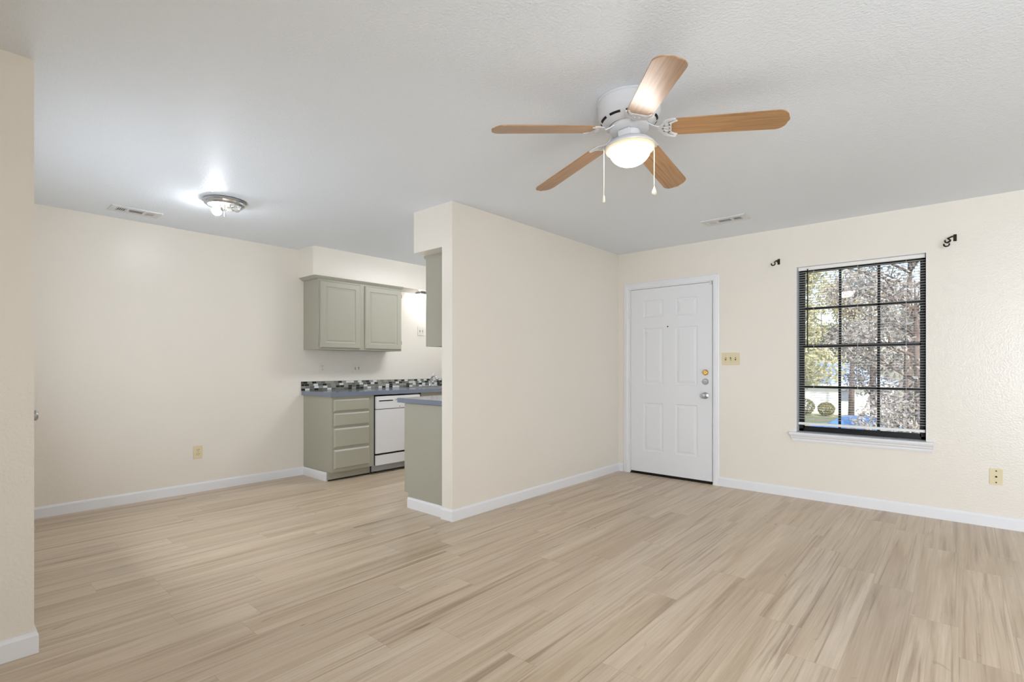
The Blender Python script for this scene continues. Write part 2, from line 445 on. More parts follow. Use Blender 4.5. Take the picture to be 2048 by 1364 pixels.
for z in (1.763, 1.005, 0.263):
    bm = B(); lathe(bm, [(0.0, -0.05), (0.007, -0.048), (0.007, 0.048), (0.0, 0.05)], (SX0 - 0.004, YD - 0.004, z), 12)
    box(bm, SX0 - 0.018, SX0 - 0.004, YD - 0.002, YD + 0.002, z - 0.045, z + 0.045)
    obj('hinge', bm, 'trim', door, SM)
def lock(z, m, name, label, dead):
    x = -1.921
    bm = B()
    if dead:
        lathe(bm, [(0.0, 0.0), (0.031, 0.0), (0.031, -0.004), (0.027, -0.010), (0.014, -0.012), (0.0, -0.012)], (x, YF, z), 32, 'Y')
    else:
        lathe(bm, [(0.0, 0), (0.033, 0), (0.033, -0.005), (0.022, -0.011), (0.012, -0.014), (0.0115, -0.032), (0.02, -0.037),
                   (0.027, -0.046), (0.027, -0.055), (0.02, -0.062), (0.0, -0.064)], (x, YF, z), 32, 'Y')
    k = obj(name, bm, m, door, SM, label)
    bm = B()
    if dead: box(bm, x - 0.021, x + 0.021, YF - 0.034, YF - 0.010, z - 0.0055, z + 0.0055, 0.003); nm = 'thumb_turn'
    else: box(bm, x - 0.007, x + 0.007, YF - 0.069, YF - 0.063, z - 0.002, z + 0.002, 0.001); nm = 'lock_button'
    obj(nm, bm, m, k, SM)
lock(1.118, 'brass', 'deadbolt', 'brass deadbolt', True)
lock(1.025, 'nickel', 'deadbolt', 'nickel deadbolt', True)
lock(0.885, 'nickel', 'door_knob', 'nickel door knob', False)
bm = B(); lathe(bm, [(0.0, -0.004), (0.004, -0.004), (0.007, -0.002), (0.007, 0.0), (0, 0)], (-2.319, YF, 1.601), 16, 'Y')
obj('peephole', bm, 'bronze', door, SM)
bm = B(); box(bm, SX0, SX1, YF + 0.008, YF + 0.036, 0.008, SZ0)
obj('door_sweep', bm, 'rubber', door, label='black rubber sweep under the door')
bm = B(); box(bm, DX0 + 0.02, DX1 - 0.02, YD + 0.0, YD + 0.13, -0.002, 0.010, 0.003)
obj('threshold', bm, 'bronze', door)
bm = B(); box(bm, -1.872, -1.853, YD - 0.012, YD + 0.004, 2.0, 2.032, 0.002)
obj('door_closer_tab', bm, 'white_metal', door)

# ------------------------------------------------------------------ window
win = tag(bpy.data.objects.new('window_1', None), 'black framed double hung window with grid behind white blind', 'window', kind='structure')
COL.objects.link(win); win.location = ((WX0 + WX1) / 2, YD, WZ0)
YW = YD + 0.105
bm = B()   # white reveal lining
box(bm, WX0, WX0 + 0.004, YD, YD + 0.13, WZ0 + 0.02, WZ1 - 0.003); box(bm, WX1 - 0.004, WX1, YD, YD + 0.13, WZ0 + 0.02, WZ1 - 0.003)
box(bm, WX0, WX1, YD, YD + 0.13, WZ1 - 0.004, WZ1)
obj('reveal', bm, 'trim', win)
a0, a1, c0, c1 = WX0 + 0.004, WX1 - 0.004, WZ0 + 0.02, WZ1 - 0.004
bm = B(); f = 0.034
box(bm, a0, a0 + f, YW, YW + 0.05, c0, c1); box(bm, a1 - f, a1, YW, YW + 0.05, c0, c1)
box(bm, a0, a1, YW, YW + 0.05, c1 - f, c1); box(bm, a0, a1, YW, YW + 0.05, c0, c0 + 0.022)
obj('outer_frame', bm, 'black', win)
mz = 1.362
def sash(name, zlo, zhi, yy, rail_lo, rail_hi):
    s0, s1 = a0 + f - 0.004, a1 - f + 0.004
    bm = B()
    box(bm, s0, s0 + 0.012, yy, yy + 0.022, zlo, zhi); box(bm, s1 - 0.012, s1, yy, yy + 0.022, zlo, zhi)
    box(bm, s0, s1, yy, yy + 0.022, zlo, zlo + rail_lo); box(bm, s0, s1, yy, yy + 0.022, zhi - rail_hi, zhi)
    s = obj(name, bm, 'black', win)
    bm = B()
    for x in (-0.786, -0.508): box(bm, x - 0.010, x + 0.010, yy + 0.004, yy + 0.016, zlo + rail_lo, zhi - rail_hi)
    zm = (zlo + rail_lo + zhi - rail_hi) / 2
    box(bm, s0 + 0.012, s1 - 0.012, yy + 0.004, yy + 0.016, zm - 0.011, zm + 0.011)
    obj('muntin_grid', bm, 'black', s)
    bm = B(); box(bm, s0 + 0.01, s1 - 0.01, yy + 0.009, yy + 0.011, zlo + rail_lo - 0.005, zhi - rail_hi + 0.005)
    obj('glass_pane', bm, 'glass', s)
sash('lower_sash', c0 + 0.018, mz + 0.012, YW + 0.002, 0.028, 0.028)
sash('upper_sash', mz - 0.014, c1 - f + 0.006, YW + 0.027, 0.030, 0.012)
bm = B(); box(bm, -0.70, -0.62, YW - 0.008, YW + 0.006, c0 + 0.022, c0 + 0.034, 0.003)
obj('sash_lift', bm, 'black', win)
bm = B()   # stool
STP = [(0, 0.0), (0.052, 0.0), (0.056, 0.006), (0.056, 0.014), (0.050, 0.021), (0, 0.021)]
molding(bm, (-1.150, YD, WZ0 - 0.003), (-0.146, YD, WZ0 - 0.003), (0, -1, 0), UP, STP)
box(bm, WX0 + 0.004, WX1 - 0.004, YD, YW + 0.02, WZ0, WZ0 + 0.018)
obj('sill', bm, 'trim', win)
bm = B()   # apron moulding under the stool
AP = [(0, 0), (0.014, 0), (0.018, 0.014), (0.018, 0.022), (0.028, 0.034), (0.030, 0.044), (0.042, 0.054), (0.042, 0.060), (0, 0.060)]
molding(bm, (-1.128, YD, WZ0 - 0.063), (-0.160, YD, WZ0 - 0.063), (0, -1, 0), UP, AP, -0.4, 0.4)
obj('apron', bm, 'trim', win)

# blind
bl = thing('window_blind', ((WX0 + WX1) / 2, YD + 0.05, WZ1 - 0.005),
           'white horizontal mini blind with open slats hanging in the window', 'blind')
b0, b1 = WX0 + 0.010, WX1 - 0.010; YBL = YD + 0.052
bm = B(); box(bm, b0, b1, YBL - 0.014, YBL + 0.014, WZ1 - 0.034, WZ1 - 0.005, 0.002); obj('headrail', bm, 'blind', bl)
bm = B(); z = 2.024; n = 0
while z > 0.700:
    A = []
    for i in range(4):
        t = -1 + 2 * i / 3
        A.append((t * 0.0125, 0.0016 * (1 - t * t)))
    for yo, zo in ((0, 0),):
        up = [(a, h) for a, h in A]; dn = [(a, h - 0.0007) for a, h in reversed(A)]
        prof = up + dn
        molding(bm, (b0, YBL, z), (b1, YBL, z), (0, 1, 0), UP, prof)
    z -= 0.0212
obj('slats', bm, 'blind', bl)
bm = B(); box(bm, b0, b1, YBL - 0.012, YBL + 0.012, 0.654, 0.676, 0.003); obj('bottom_rail', bm, 'blind', bl)
for x in (b0 + 0.12, (b0 + b1) / 2, b1 - 0.12):
    bm = B(); tube(bm, [(x, YBL - 0.013, 2.04), (x, YBL - 0.013, 0.67)], 0.0006, 5)
    tube(bm, [(x, YBL + 0.013, 2.04), (x, YBL + 0.013, 0.67)], 0.0006, 5); obj('ladder_cord', bm, 'blind', bl)
bm = B(); tube(bm, [(-1.018, YBL - 0.022, 2.05), (-1.018, YBL - 0.024, 1.36)], 0.0045, 8)
obj('tilt_wand', bm, 'bronze', bl, True, 'dark tilt wand')

# curtain rod brackets
def bracket(x, z, label, big):
    r = thing('curtain_rod_bracket', (x, YD, z), label, 'curtain bracket')
    bm = B(); box(bm, x - 0.010, x + 0.010, YD - 0.003, YD, z - 0.026, z + 0.026, 0.001); obj('wall_plate', bm, 'bronze', r)
    for zz in (z + 0.016, z - 0.016):
        bm = B(); lathe(bm, [(0, -0.0055), (0.003, -0.005), (0.0045, -0.003), (0, -0.003)], (x, YD, zz), 10, 'Y'); obj('screw', bm, 'bronze', r)
    bm = B()
    if not big:
        tube(bm, [(x, YD, z + 0.012), (x - 0.008, YD - 0.045, z + 0.006), (x - 0.014, YD - 0.088, z - 0.016)], 0.006, 8)
        tube(bm, [(x, YD, z - 0.014), (x - 0.008, YD - 0.045, z + 0.002)], 0.005, 8)
    else:
        tube(bm, [(x, YD, z + 0.014), (x - 0.020, YD - 0.040, z + 0.004), (x - 0.040, YD - 0.070, z - 0.012)], 0.0065, 8)
        tube(bm, [(x - 0.040, YD - 0.070, z - 0.012), (x - 0.026, YD - 0.075, z - 0.030), (x - 0.046, YD - 0.085, z - 0.048)], 0.006, 8)
    obj('arm', bm, 'bronze', r, SM)
    for k, (dx, dy, dz) in enumerate([(-0.024, -0.094, -0.030)] if not big else [(-0.042, -0.078, -0.030), (-0.048, -0.092, -0.060)]):
        bm = B()
        pts = [(x + dx + 0.016 * cos(a), YD + dy, z + dz + 0.014 * sin(a)) for a in [pi * (0.85 + 1.3 * i / 10) for i in range(11)]]
        tube(bm, pts, 0.0055, 8); obj('rod_cradle', bm, 'bronze', r, SM)
bracket(-1.245, 2.140, 'small black curtain rod bracket left of the window', False)
bracket(-0.022, 2.158, 'larger black double curtain rod bracket right of the window', True)

# ------------------------------------------------------------------ wall plates
def plate(name, axis, c, w, h, m, label, cat, kind, n=1):
    """axis 'X': on a wall facing +X, 'Y': on a wall facing -Y"""
    x, y, z = c
    r = thing(name, c, label, cat)
    def P(u, d, v):  # u along wall, d outwards, v up
        return (x + d, y + u, z + v) if axis == 'X' else (x + u, y - d, z + v)
    def bx(u0, u1, d0, d1, v0, v1, bev=0.0):
        a, b = P(u0, d0, v0), P(u1, d1, v1)
        box(bm, min(a[0], b[0]), max(a[0], b[0]), min(a[1], b[1]), max(a[1], b[1]), min(a[2], b[2]), max(a[2], b[2]), bev)
    bm = B(); bx(-w / 2, w / 2, 0, 0.006, -h / 2, h / 2, 0.002); obj('cover_plate', bm, m, r)
    if kind == 'outlet':
        for s in (-1, 1):
            bm = B(); bx(-0.017, 0.017, 0.004, 0.0085, s * 0.0195 - 0.014, s * 0.0195 + 0.014, 0.003); k = obj('receptacle', bm, m, r)
            bm = B(); v = s * 0.0195
            bx(-0.0085, -0.0055, 0.008, 0.0088, v - 0.002, v + 0.008); bx(0.0055, 0.0085, 0.008, 0.0088, v - 0.002, v + 0.008)
            bx(-0.002, 0.002, 0.008, 0.0088, v - 0.010, v - 0.006); obj('slots', bm, 'dark', k)
        bm = B(); bx(-0.003, 0.003, 0.005, 0.0075, -0.003, 0.003, 0.001); obj('screw', bm, 'nickel', r)
    elif kind == 'switch':
        for i in range(n):
            u = (i - (n - 1) / 2) * 0.046
            bm = B(); bx(u - 0.006, u + 0.006, 0.005, 0.0068, -0.013, 0.013); obj('toggle_slot', bm, 'dark', r)
            bm = B(); s = 1 if (i % 2 == 0) else -1
            a = [P(u - 0.0045, 0.006, 0), P(u + 0.0045, 0.006, 0)]
            tube(bm, [P(u, 0.005, 0), P(u, 0.018, s * 0.008)], [0.006, 0.004], 8); obj('toggle', bm, m, r)
            for s2 in (-1, 1):
                bm = B(); bx(u - 0.003, u + 0.003, 0.005, 0.0072, s2 * 0.03 - 0.003, s2 * 0.03 + 0.003, 0.001); obj('screw', bm, 'nickel', r)
    elif kind == 'jack':
        bm = B(); lathe(bm, [(0.0, 0), (0.006, 0), (0.006, 0.010), (0.0, 0.010)], (0, 0, 0), 12, 'Y')
        for v in bm.verts: v.co = Vector(P(v.co.x, abs(v.co.y), v.co.z))
        obj('coax_socket', bm, 'bronze', r)
        for s2 in (-1, 1):
            bm = B(); bx(-0.004, 0.004, 0.005, 0.0075, s2 * 0.042 - 0.004, s2 * 0.042 + 0.004, 0.001); obj('screw', bm, 'bronze', r)
plate('electrical_outlet', 'X', (XL, 1.659, 0.374), 0.074, 0.118, 'almond', 'almond power outlet low on the long left wall', 'outlet', 'outlet')
plate('electrical_outlet', 'X', (XL, 2.905, 1.163), 0.074, 0.118, 'white_plastic', 'white power outlet above mosaic backsplash under wall cabinet', 'outlet', 'outlet')
plate('light_switch', 'X', (XL, 3.342, 1.156), 0.118, 0.122, 'white_plastic', 'white double switch above mosaic backsplash', 'light switch', 'switch', 2)
plate('light_switch', 'X', (XL, 4.304, 1.649), 0.118, 0.118, 'white_plastic', 'white switch plate below the sink light in kitchen', 'light switch', 'switch', 2)
plate('light_switch', 'Y', (-1.672, YD, 1.252), 0.166, 0.118, 'almond', 'almond triple switch plate beside the entry door', 'light switch', 'switch', 3)
plate('cable_jack', 'Y', (0.205, YD, 0.372), 0.072, 0.116, 'almond', 'almond cable jack plate low right of the window', 'cable jack', 'jack')

# ------------------------------------------------------------------ closet door in the near wall (only its knob shows)
d2 = tag(bpy.data.objects.new('door_2', None), 'white door behind left wall end, only its knob shows', 'door', kind='structure')
COL.objects.link(d2); d2.location = (-3.9, YN, 0)
bm = B(); paneled(bm, (-4.28, YN, 0.01), (1, 0, 0), (0, 0, 1), (0, 1, 0), 0.76, 2.02, 0.012, [], []); obj('slab', bm, 'door', d2)
bm = B(); lathe(bm, [(0.0, 0.012), (0.03, 0.012), (0.03, 0.017), (0.011, 0.024), (0.011, 0.045), (0.024, 0.052), (0.0265, 0.062), (0.018, 0.070), (0, 0.071)],
                (-3.43, YN, 0.937), 24, 'Y'); obj('door_knob', bm, 'nickel', d2, SM)

# ------------------------------------------------------------------ kitchen: left run
XF = -4.786          # face of the base cabinets
CT0, CT1 = 0.868, 0.911
RAISED = [(0.004, -0.004), (0.009, -0.0055), (0.013, -0.0055), (0.030, -0.001)]
def shaker(name, parent, x, ya, yb, za, zb, sgn=1, frame=0.052, t=0.019):
    bm = B()
    paneled(bm, (x, ya if sgn > 0 else yb, za), (0, sgn, 0), (0, 0, 1), (sgn, 0, 0), yb - ya, zb - za, t,
            [(frame, yb - ya - frame, frame, zb - za - frame)], RAISED, 0.009, 0.008)
    return obj(name, bm, 'cab', parent)
dc = thing('base_cabinet', (-5.08, 2.93, 0), 'sage drawer base cabinet with four drawers at the left end of counter', 'base cabinet')
bm = B()
box(bm, XL, XF - 0.004, 2.687, 3.183, 0.098, CT0); box(bm, XL, -4.868, 2.690, 3.183, 0, 0.098)
obj('body', bm, 'cab', dc)
bm = B()
box(bm, XF - 0.004, XF, 2.687, 2.712, 0.098, CT0); box(bm, XF - 0.004, XF, 3.118, 3.183, 0.098, CT0)
for z0_, z1_ in ((0.098, 0.135), (0.318, 0.352), (0.535, 0.57), (0.69, 0.722), (0.835, CT0)): box(bm, XF - 0.004, XF, 2.712, 3.118, z0_, z1_)
obj('face_frame', bm, 'cab', dc)
for z0_, z1_ in ((0.129, 0.324), (0.346, 0.543), (0.563, 0.698), (0.715, 0.840)):
    bm = B(); paneled(bm, (XF, 2.704, z0_), (0, 1, 0), (0, 0, 1), (1, 0, 0), 0.416, z1_ - z0_, 0.019, [], [], 0.014, 0.012)
    obj('drawer', bm, 'cab', dc)
bm = B(); box(bm, -4.868, -4.862, 2.69, 3.183, 0.014, 0.098); obj('toe_kick', bm, 'cab', dc)
bm = B(); box(bm, -4.868, -4.866, 2.69, 3.183, 0.0, 0.014); obj('toe_gap', bm, 'dark', dc)
bm = B(); molding(bm, (XL, 2.687, 0), (-4.885, 2.687, 0), (0, -1, 0), UP, BP, 1, 0)
struct('baseboard_kitchen', bm, 'trim', 'white baseboard on the end of drawer cabinet', 'baseboard')

dwr = thing('dishwasher', (-5.08, 3.49, 0), 'white dishwasher under the counter right of the drawers', 'dishwasher')
DY0, DY1 = 3.192, 3.798
bm = B(); box(bm, XL + 0.02, XF, DY0, DY1, 0.10, 0.846); obj('tub', bm, 'dark', dwr)
bm = B(); box(bm, XF, XF + 0.022, DY0 + 0.003, DY1 - 0.003, 0.226, 0.706, 0.004); obj('door', bm, 'dw', dwr)
bm = B(); box(bm, XF, XF + 0.026, DY0 + 0.003, DY1 - 0.003, 0.712, 0.851, 0.005)
cp_ = obj('control_panel', bm, 'dw', dwr)
bm = B(); box(bm, XF + 0.025, XF + 0.0268, 3.232, 3.412, 0.795, 0.806); obj('handle_slot', bm, 'dark', cp_)
bm = B(); box(bm, XF + 0.025, XF + 0.034, 3.222, 3.422, 0.807, 0.815, 0.003); obj('handle_lip', bm, 'dw', cp_)
bm = B(); box(bm, XF + 0.025, XF + 0.0275, 3.445, 3.52, 0.800, 0.815, 0.001); obj('button_strip', bm, 'dw_grey', cp_)
bm = B(); lathe(bm, [(0, 0), (0.005, 0), (0.005, 0.002), (0, 0.002)], (XF + 0.026, 3.505, 0.730), 12, 'X'); obj('vent_dot', bm, 'dark', cp_)
bm = B(); box(bm, XF, XF + 0.020, DY0 + 0.003, DY1 - 0.003, 0.098, 0.206, 0.003); obj('access_panel', bm, 'dw', dwr)
bm = B(); box(bm, XF - 0.07, XF - 0.05, DY0, DY1, 0.022, 0.10); obj('toe_panel', bm, 'dw_grey', dwr)
for y in (3.25, 3.74):
    bm = B(); lathe(bm, [(0, 0), (0.014, 0), (0.014, 0.012), (0.006, 0.014), (0.006, 0.10), (0, 0.10)], (XF - 0.09, y, 0), 12); obj('foot', bm, 'dark', dwr, SM)

sb = thing('base_cabinet', (-5.08, 4.35, 0), 'sage sink base cabinet right of the dishwasher, mostly hidden', 'base cabinet')
bm = B(); box(bm, XL + 0.004, XF, 3.806, 5.0, 0.098, 0.70); box(bm, XL + 0.004, XL + 0.02, 3.806, 5.0, 0.70, CT0); box(bm, XF - 0.02, XF, 3.806, 5.0, 0.70, CT0)
box(bm, XL + 0.004, XF, 3.806, 3.824, 0.7, CT0); box(bm, XL + 0.004, XF, 4.982, 5.0, 0.7, CT0); box(bm, XL + 0.004, -4.868, 3.806, 5.0, 0, 0.098); obj('body', bm, 'cab', sb)
for ya, yb in ((3.84, 4.39), (4.42, 4.97)):
    shaker('door', sb, XF, ya, yb, 0.13, 0.68)
    bm = B(); paneled(bm, (XF, ya, 0.70), (0, 1, 0), (0, 0, 1), (1, 0, 0), yb - ya, 0.125, 0.019, [], [], 0.014, 0.012); obj('false_drawer_front', bm, 'cab', sb)

ctr = thing('countertop', (-5.08, 3.9, CT0), 'blue grey laminate countertop along the left kitchen wall', 'countertop')
CX = -4.762; SY0, SY1, SXa, SXb = 4.06, 4.84, -5.26, -4.84
bm = B()
for (xa, xb, ya, yb) in ((XL, CX, 2.664, SY0), (XL, CX, SY1, YD), (XL, SXa, SY0, SY1), (SXb, CX, SY0, SY1)):
    box(bm, xa, xb, ya, yb, CT0, CT1)
obj('slab', bm, 'counter', ctr)
bm = B(); box(bm, XL, XL + 0.010, 2.660, YD, 0.9115, 1.014, 0.001)
tag(obj('backsplash', bm, 'tile'), 'strip of black, white and grey mosaic tile above the counter', 'backsplash')

sk = thing('kitchen_sink', (-5.05, 4.45, CT1), 'stainless steel sink set in the left counter', 'sink')
bm = B()
RZ = CT1 + 0.006
for (xa, xb, ya, yb) in ((SXa - 0.03, SXa + 0.03, SY0 - 0.02, SY1 + 0.02), (SXb - 0.02, SXb + 0.02, SY0 - 0.02, SY1 + 0.02),
                         (SXa + 0.03, SXb - 0.02, SY0 - 0.02, SY0 + 0.02), (SXa + 0.03, SXb - 0.02, SY1 - 0.02, SY1 + 0.02), (SXa + 0.03, SXb - 0.02, 4.43, 4.47)):
    box(bm, xa, xb, ya, yb, CT1, RZ, 0.002)
obj('rim', bm, 'steel', sk)
for ya, yb in ((SY0 + 0.02, 4.43), (4.47, SY1 - 0.02)):
    bm = B(); xa, xb = SXa + 0.03, SXb - 0.02; zb_ = 0.74
    box(bm, xa, xb, ya, yb, zb_, zb_ + 0.003); box(bm, xa, xa + 0.003, ya, yb, zb_, RZ); box(bm, xb - 0.003, xb, ya, yb, zb_, RZ)
    box(bm, xa, xb, ya, ya + 0.003, zb_, RZ); box(bm, xa, xb, yb - 0.003, yb, zb_, RZ); obj('basin', bm, 'steel', sk)
fc = thing('faucet', (-5.262, 4.36, RZ), 'chrome single lever faucet behind the kitchen sink', 'faucet')
bm = B(); box(bm, -5.285, -5.238, 4.24, 4.48, RZ, RZ + 0.012, 0.005); obj('base_plate', bm, 'chrome', fc)
bm = B(); lathe(bm, [(0.0, RZ + .01), (0.026, RZ + .01), (0.024, RZ + 0.055), (0.018, RZ + 0.075), (0, RZ + 0.078)], (-5.262, 4.36, 0), 20); obj('body', bm, 'chrome', fc, SM)
bm = B(); tube(bm, [(-5.262, 4.36, RZ + 0.03), (-5.235, 4.355, RZ + 0.09), (-5.19, 4.345, RZ + 0.135), (-5.13, 4.335, RZ + 0.135), (-5.09, 4.33, RZ + 0.105), (-5.082, 4.33, RZ + 0.085)],
                [0.014, 0.013, 0.012, 0.012, 0.012, 0.013], 12); obj('spout', bm, 'chrome', fc, True)
bm = B(); tube(bm, [(-5.262, 4.36, RZ + 0.072), (-5.255, 4.372, RZ + 0.11), (-5.235, 4.40, RZ + 0.172)], [0.012, 0.007, 0.008], 10); obj('lever', bm, 'chrome', fc, True)
sp = thing('side_sprayer', (-5.262, 4.60, RZ), 'chrome side sprayer standing right of the faucet', 'sprayer')
bm = B(); lathe(bm, [(0, RZ), (0.022, RZ), (0.02, RZ + 0.012), (0.012, RZ + 0.02), (0, RZ + 0.021)], (-5.262, 4.60, 0), 16); obj('collar', bm, 'chrome', sp, SM)
bm = B(); tube(bm, [(-5.262, 4.60, RZ + 0.015), (-5.262, 4.60, RZ + 0.06), (-5.255, 4.60, RZ + 0.095), (-5.235, 4.60, RZ + 0.115)], [0.010, 0.011, 0.014, 0.012], 10); obj('spray_head', bm, 'chrome', sp, True)

# upper cabinet, left
XU = -5.064
uc = thing('wall_cabinet', (-5.22, 3.22, 1.36), 'sage two door wall cabinet under the left soffit', 'wall cabinet')
UZ0, UZ1 = 1.360, 2.110; UY0, UY1 = 2.687, 3.752
bm = B(); box(bm, XL, XU - 0.004, UY0, UY1, UZ0, UZ1)
obj('body', bm, 'cab', uc)
bm = B(); box(bm, XU - 0.004, XU, UY0, UY0 + 0.035, UZ0, UZ1); box(bm, XU - 0.004, XU, UY1 - 0.035, UY1, UZ0, UZ1)

for ya, yb in ((UY0 + 0.035, 3.17), (3.26, UY1 - 0.035)):
    box(bm, XU - 0.004, XU, ya, yb, UZ0, UZ0 + 0.03); box(bm, XU - 0.004, XU, ya, yb, UZ1 - 0.04, UZ1)
box(bm, XU - 0.004, XU, 3.17, 3.26, UZ0, UZ1)
obj('face_frame', bm, 'cab', uc)
for i, (ya, yb) in enumerate(((2.706, 3.182), (3.244, 3.740))):
    dd = shaker('door', uc, XU, ya, yb, 1.376, 2.087, frame=0.058)
    hy = ya - 0.006 if i == 0 else yb + 0.006
    for z in (1.46, 2.02):
        bm = B(); lathe(bm, [(0, -0.022), (0.005, -0.02), (0.005, 0.02), (0, 0.022)], (XU + 0.010, hy, z), 10)
        box(bm, XU, XU + 0.006, hy - 0.012, hy + 0.004, z - 0.018, z + 0.018); obj('hinge', bm, 'cab', dd)
CRP = [(0, 0), (0.008, 0), (0.014, 0.008), (0.024, 0.020), (0.030, 0.028), (0, 0.028)]
CRS = [(a * 1.8, b) for a, b in CRP]
bm = B(); zc = UZ1 - 0.004
molding(bm, (XL, UY0, zc), (XU, UY0, zc), (0, -1, 0), UP, CRS, 0, 1 / 1.8)
molding(bm, (XU, UY0, zc), (XU, UY1 + 0.012, zc), (1, 0, 0), UP, CRP, -1.8, 0)
obj('crown_molding', bm, 'cab', uc)

# sink light under the soffit
slt = thing('sink_light', (-5.24, 4.42, SZ), 'lit strip light with grey hood under the soffit above sink', 'light')
bm = B()
hood = [(-0.05, 0.0), (0.06, 0.0), (0.075, -0.018), (0.072, -0.03), (0.060, -0.022), (-0.05, -0.018)]
molding(bm, (-5.24, 4.14, SZ), (-5.24, 4.76, SZ), (1, 0, 0), UP, hood); obj('hood', bm, 'dw_grey', slt)
bm = B(); tube(bm, [(-5.23, 4.17, SZ - 0.042), (-5.23, 4.73, SZ - 0.042)], 0.018, 12); obj('lamp_tube', bm, 'tube', slt, True)

# ------------------------------------------------------------------ kitchen: cabinets on the partition
pb = thing('base_cabinet', (-3.27, 3.3, 0), 'sage base cabinet backing onto the partition, its end panel in view', 'base cabinet')
PX = -3.535
bm = B(); box(bm, PX + 0.016, XK - 0.004, 2.640, 4.2, 0.122, CT0); box(bm, -3.468, XK - 0.004, 2.640, 4.2, 0.0, 0.122); obj('body', bm, 'cab', pb)
for ya, yb in ((2.652, 3.15), (3.18, 3.68), (3.70, 4.18)):
    shaker('door', pb, PX + 0.016, ya, yb, 0.124, 0.855, -1)
bm = B(); molding(bm, (-3.466, 2.640, 0), (XK, 2.640, 0), (0, -1, 0), UP, BP, 0, 0)
struct('baseboard_cabinet', bm, 'trim', 'white baseboard on the end panel beside the partition', 'baseboard')
ct2 = thing('countertop', (-3.3, 3.4, CT0), 'blue grey countertop end beside the partition wall', 'countertop')
bm = B(); box(bm, -3.594, XK, 2.620, 4.2, 0.872, CT1, 0.002); obj('slab', bm, 'counter', ct2)
pu = thing('wall_cabinet', (-3.2, 3.4, 1.345), 'tall sage wall cabinet against the partition, seen from its side', 'wall cabinet')
VY = 2.742; VX = -3.362
bm = B(); box(bm, VX, XK, VY, 4.2, 1.345, 2.107); obj('body', bm, 'cab', pu)
for ya, yb in ((VY + 0.01, 3.22), (3.24, 3.72), (3.74, 4.19)):
    shaker('door', pu, VX - 0.001, ya, yb, 1.352, 2.075, -1)
bm = B(); molding(bm, (VX, VY, 2.079), (VX, 4.2, 2.079), (-1, 0, 0), UP, [(0, 0), (0.012, 0), (0.024, 0.012), (0.028, 0.028), (0, 0.028)]); obj('crown_molding', bm, 'cab', pu)

# ------------------------------------------------------------------ ceiling vents
def vent(name, cx, cy, L, Wd, axis, label, shut):
    r = thing(name, (cx, cy, H), label, 'air vent')
    def T(u, v): return (cx + u, cy + v) if axis == 'X' else (cx + v, cy + u)
    def bx(u0, u1, v0, v1, z0, z1, bev=0):
        a, b = T(u0, v0), T(u1, v1)
        box(bm, min(a[0], b[0]), max(a[0], b[0]), min(a[1], b[1]), max(a[1], b[1]), z0, z1, bev)
    z0, z1 = H - 0.009, H - 0.0005
    l, w = L / 2, Wd / 2; iw = w - 0.045
    banks = [(-l + 0.04, -l / 3 - 0.008), (-l / 3 + 0.008, l / 3 - 0.008), (l / 3 + 0.008, l - 0.04)]
    bm = B()
    bx(-l, l, -w, -iw, z0, z1); bx(-l, l, iw, w, z0, z1)
    us = [-l] + [e for b in banks for e in b] + [l]
    for i in range(0, 8, 2): bx(us[i], us[i + 1], -iw, iw, z0, z1)
    obj('frame', bm, 'white_metal', r)
    bm = B(); bx(-l + 0.03, l - 0.03, -iw - 0.005, iw + 0.005, H - 0.0012, H - 0.0004); obj('duct_backing', bm, 'dark', r)
    for k, (a, b) in enumerate(banks):
        bm = B()
        if k == 1:
            n = 4
            for i in range(n):
                v = -iw + (i + 0.5) * 2 * iw / n; bx(a, b, v - 0.0022, v + 0.0022, z0 + 0.001, z0 + 0.0022)
        else:
            n = 5 if k != shut else 7
            for i in range(n):
                u = a + (i + 0.5) * (b - a) / n; hw = 0.0024 if k != shut else 0.0062
                bx(u - hw, u + hw, -iw, iw, z0 + 0.001, z0 + 0.004)
        obj('louvres', bm, 'white_metal', r)
    for u in (-l + 0.018, l - 0.018):
        bm = B(); p = T(u, 0); lathe(bm, [(0, z0 - 0.002), (0.004, z0 - 0.001), (0.004, z0), (0, z0)], (p[0], p[1], 0), 10); obj('screw', bm, 'nickel', r)
    bm = B(); p = T(-l / 3, 0); box(bm, p[0] - 0.003, p[0] + 0.003, p[1] - 0.012, p[1] + 0.012, z0 - 0.012, z0 + 0.002, 0.001); obj('damper_lever', bm, 'white_metal', r)
vent('ceiling_vent', -1.512, 4.505, 0.362, 0.175, 'X', 'white ceiling air vent in front of the window wall', 0)
vent('ceiling_vent', -5.03, 1.10, 0.335, 0.185, 'Y', 'white ceiling air vent by the long left wall', 2)

# ------------------------------------------------------------------ dining flush light with bare bulb
LX, LY = -4.211, 1.482
dl = thing('ceiling_light', (LX, LY, H), 'chrome ring ceiling light without shade, one bulb lit, in dining area', 'ceiling light')
bm = B(); lathe(bm, [(0.0, H - 0.001), (0.128, H - 0.001), (0.147, H - 0.006), (0.150, H - 0.014), (0.140, H - 0.020), (0.136, H - 0.032),
                     (0.122, H - 0.042), (0.116, H - 0.040), (0.114, H - 0.026), (0.0, H - 0.024)], (LX, LY, 0), 56); obj('canopy_ring', bm, 'chrome', dl, SM)
bm = B(); lathe(bm, [(0, H - 0.0245), (0.113, H - 0.0265), (0.113, H - 0.030), (0, H - 0.0285)], (LX, LY, 0), 40); obj('reflector_plate', bm, 'white_metal', dl, SM)
bm = B(); lathe(bm, [(0, H - 0.03), (0.004, H - 0.03), (0.004, H - 0.118), (0, H - 0.118)], (LX, LY, 0), 12); obj('centre_rod', bm, 'steel', dl)
rv = Vector((cos(0.7195), sin(0.7195), 0))       # sockets sit across the room
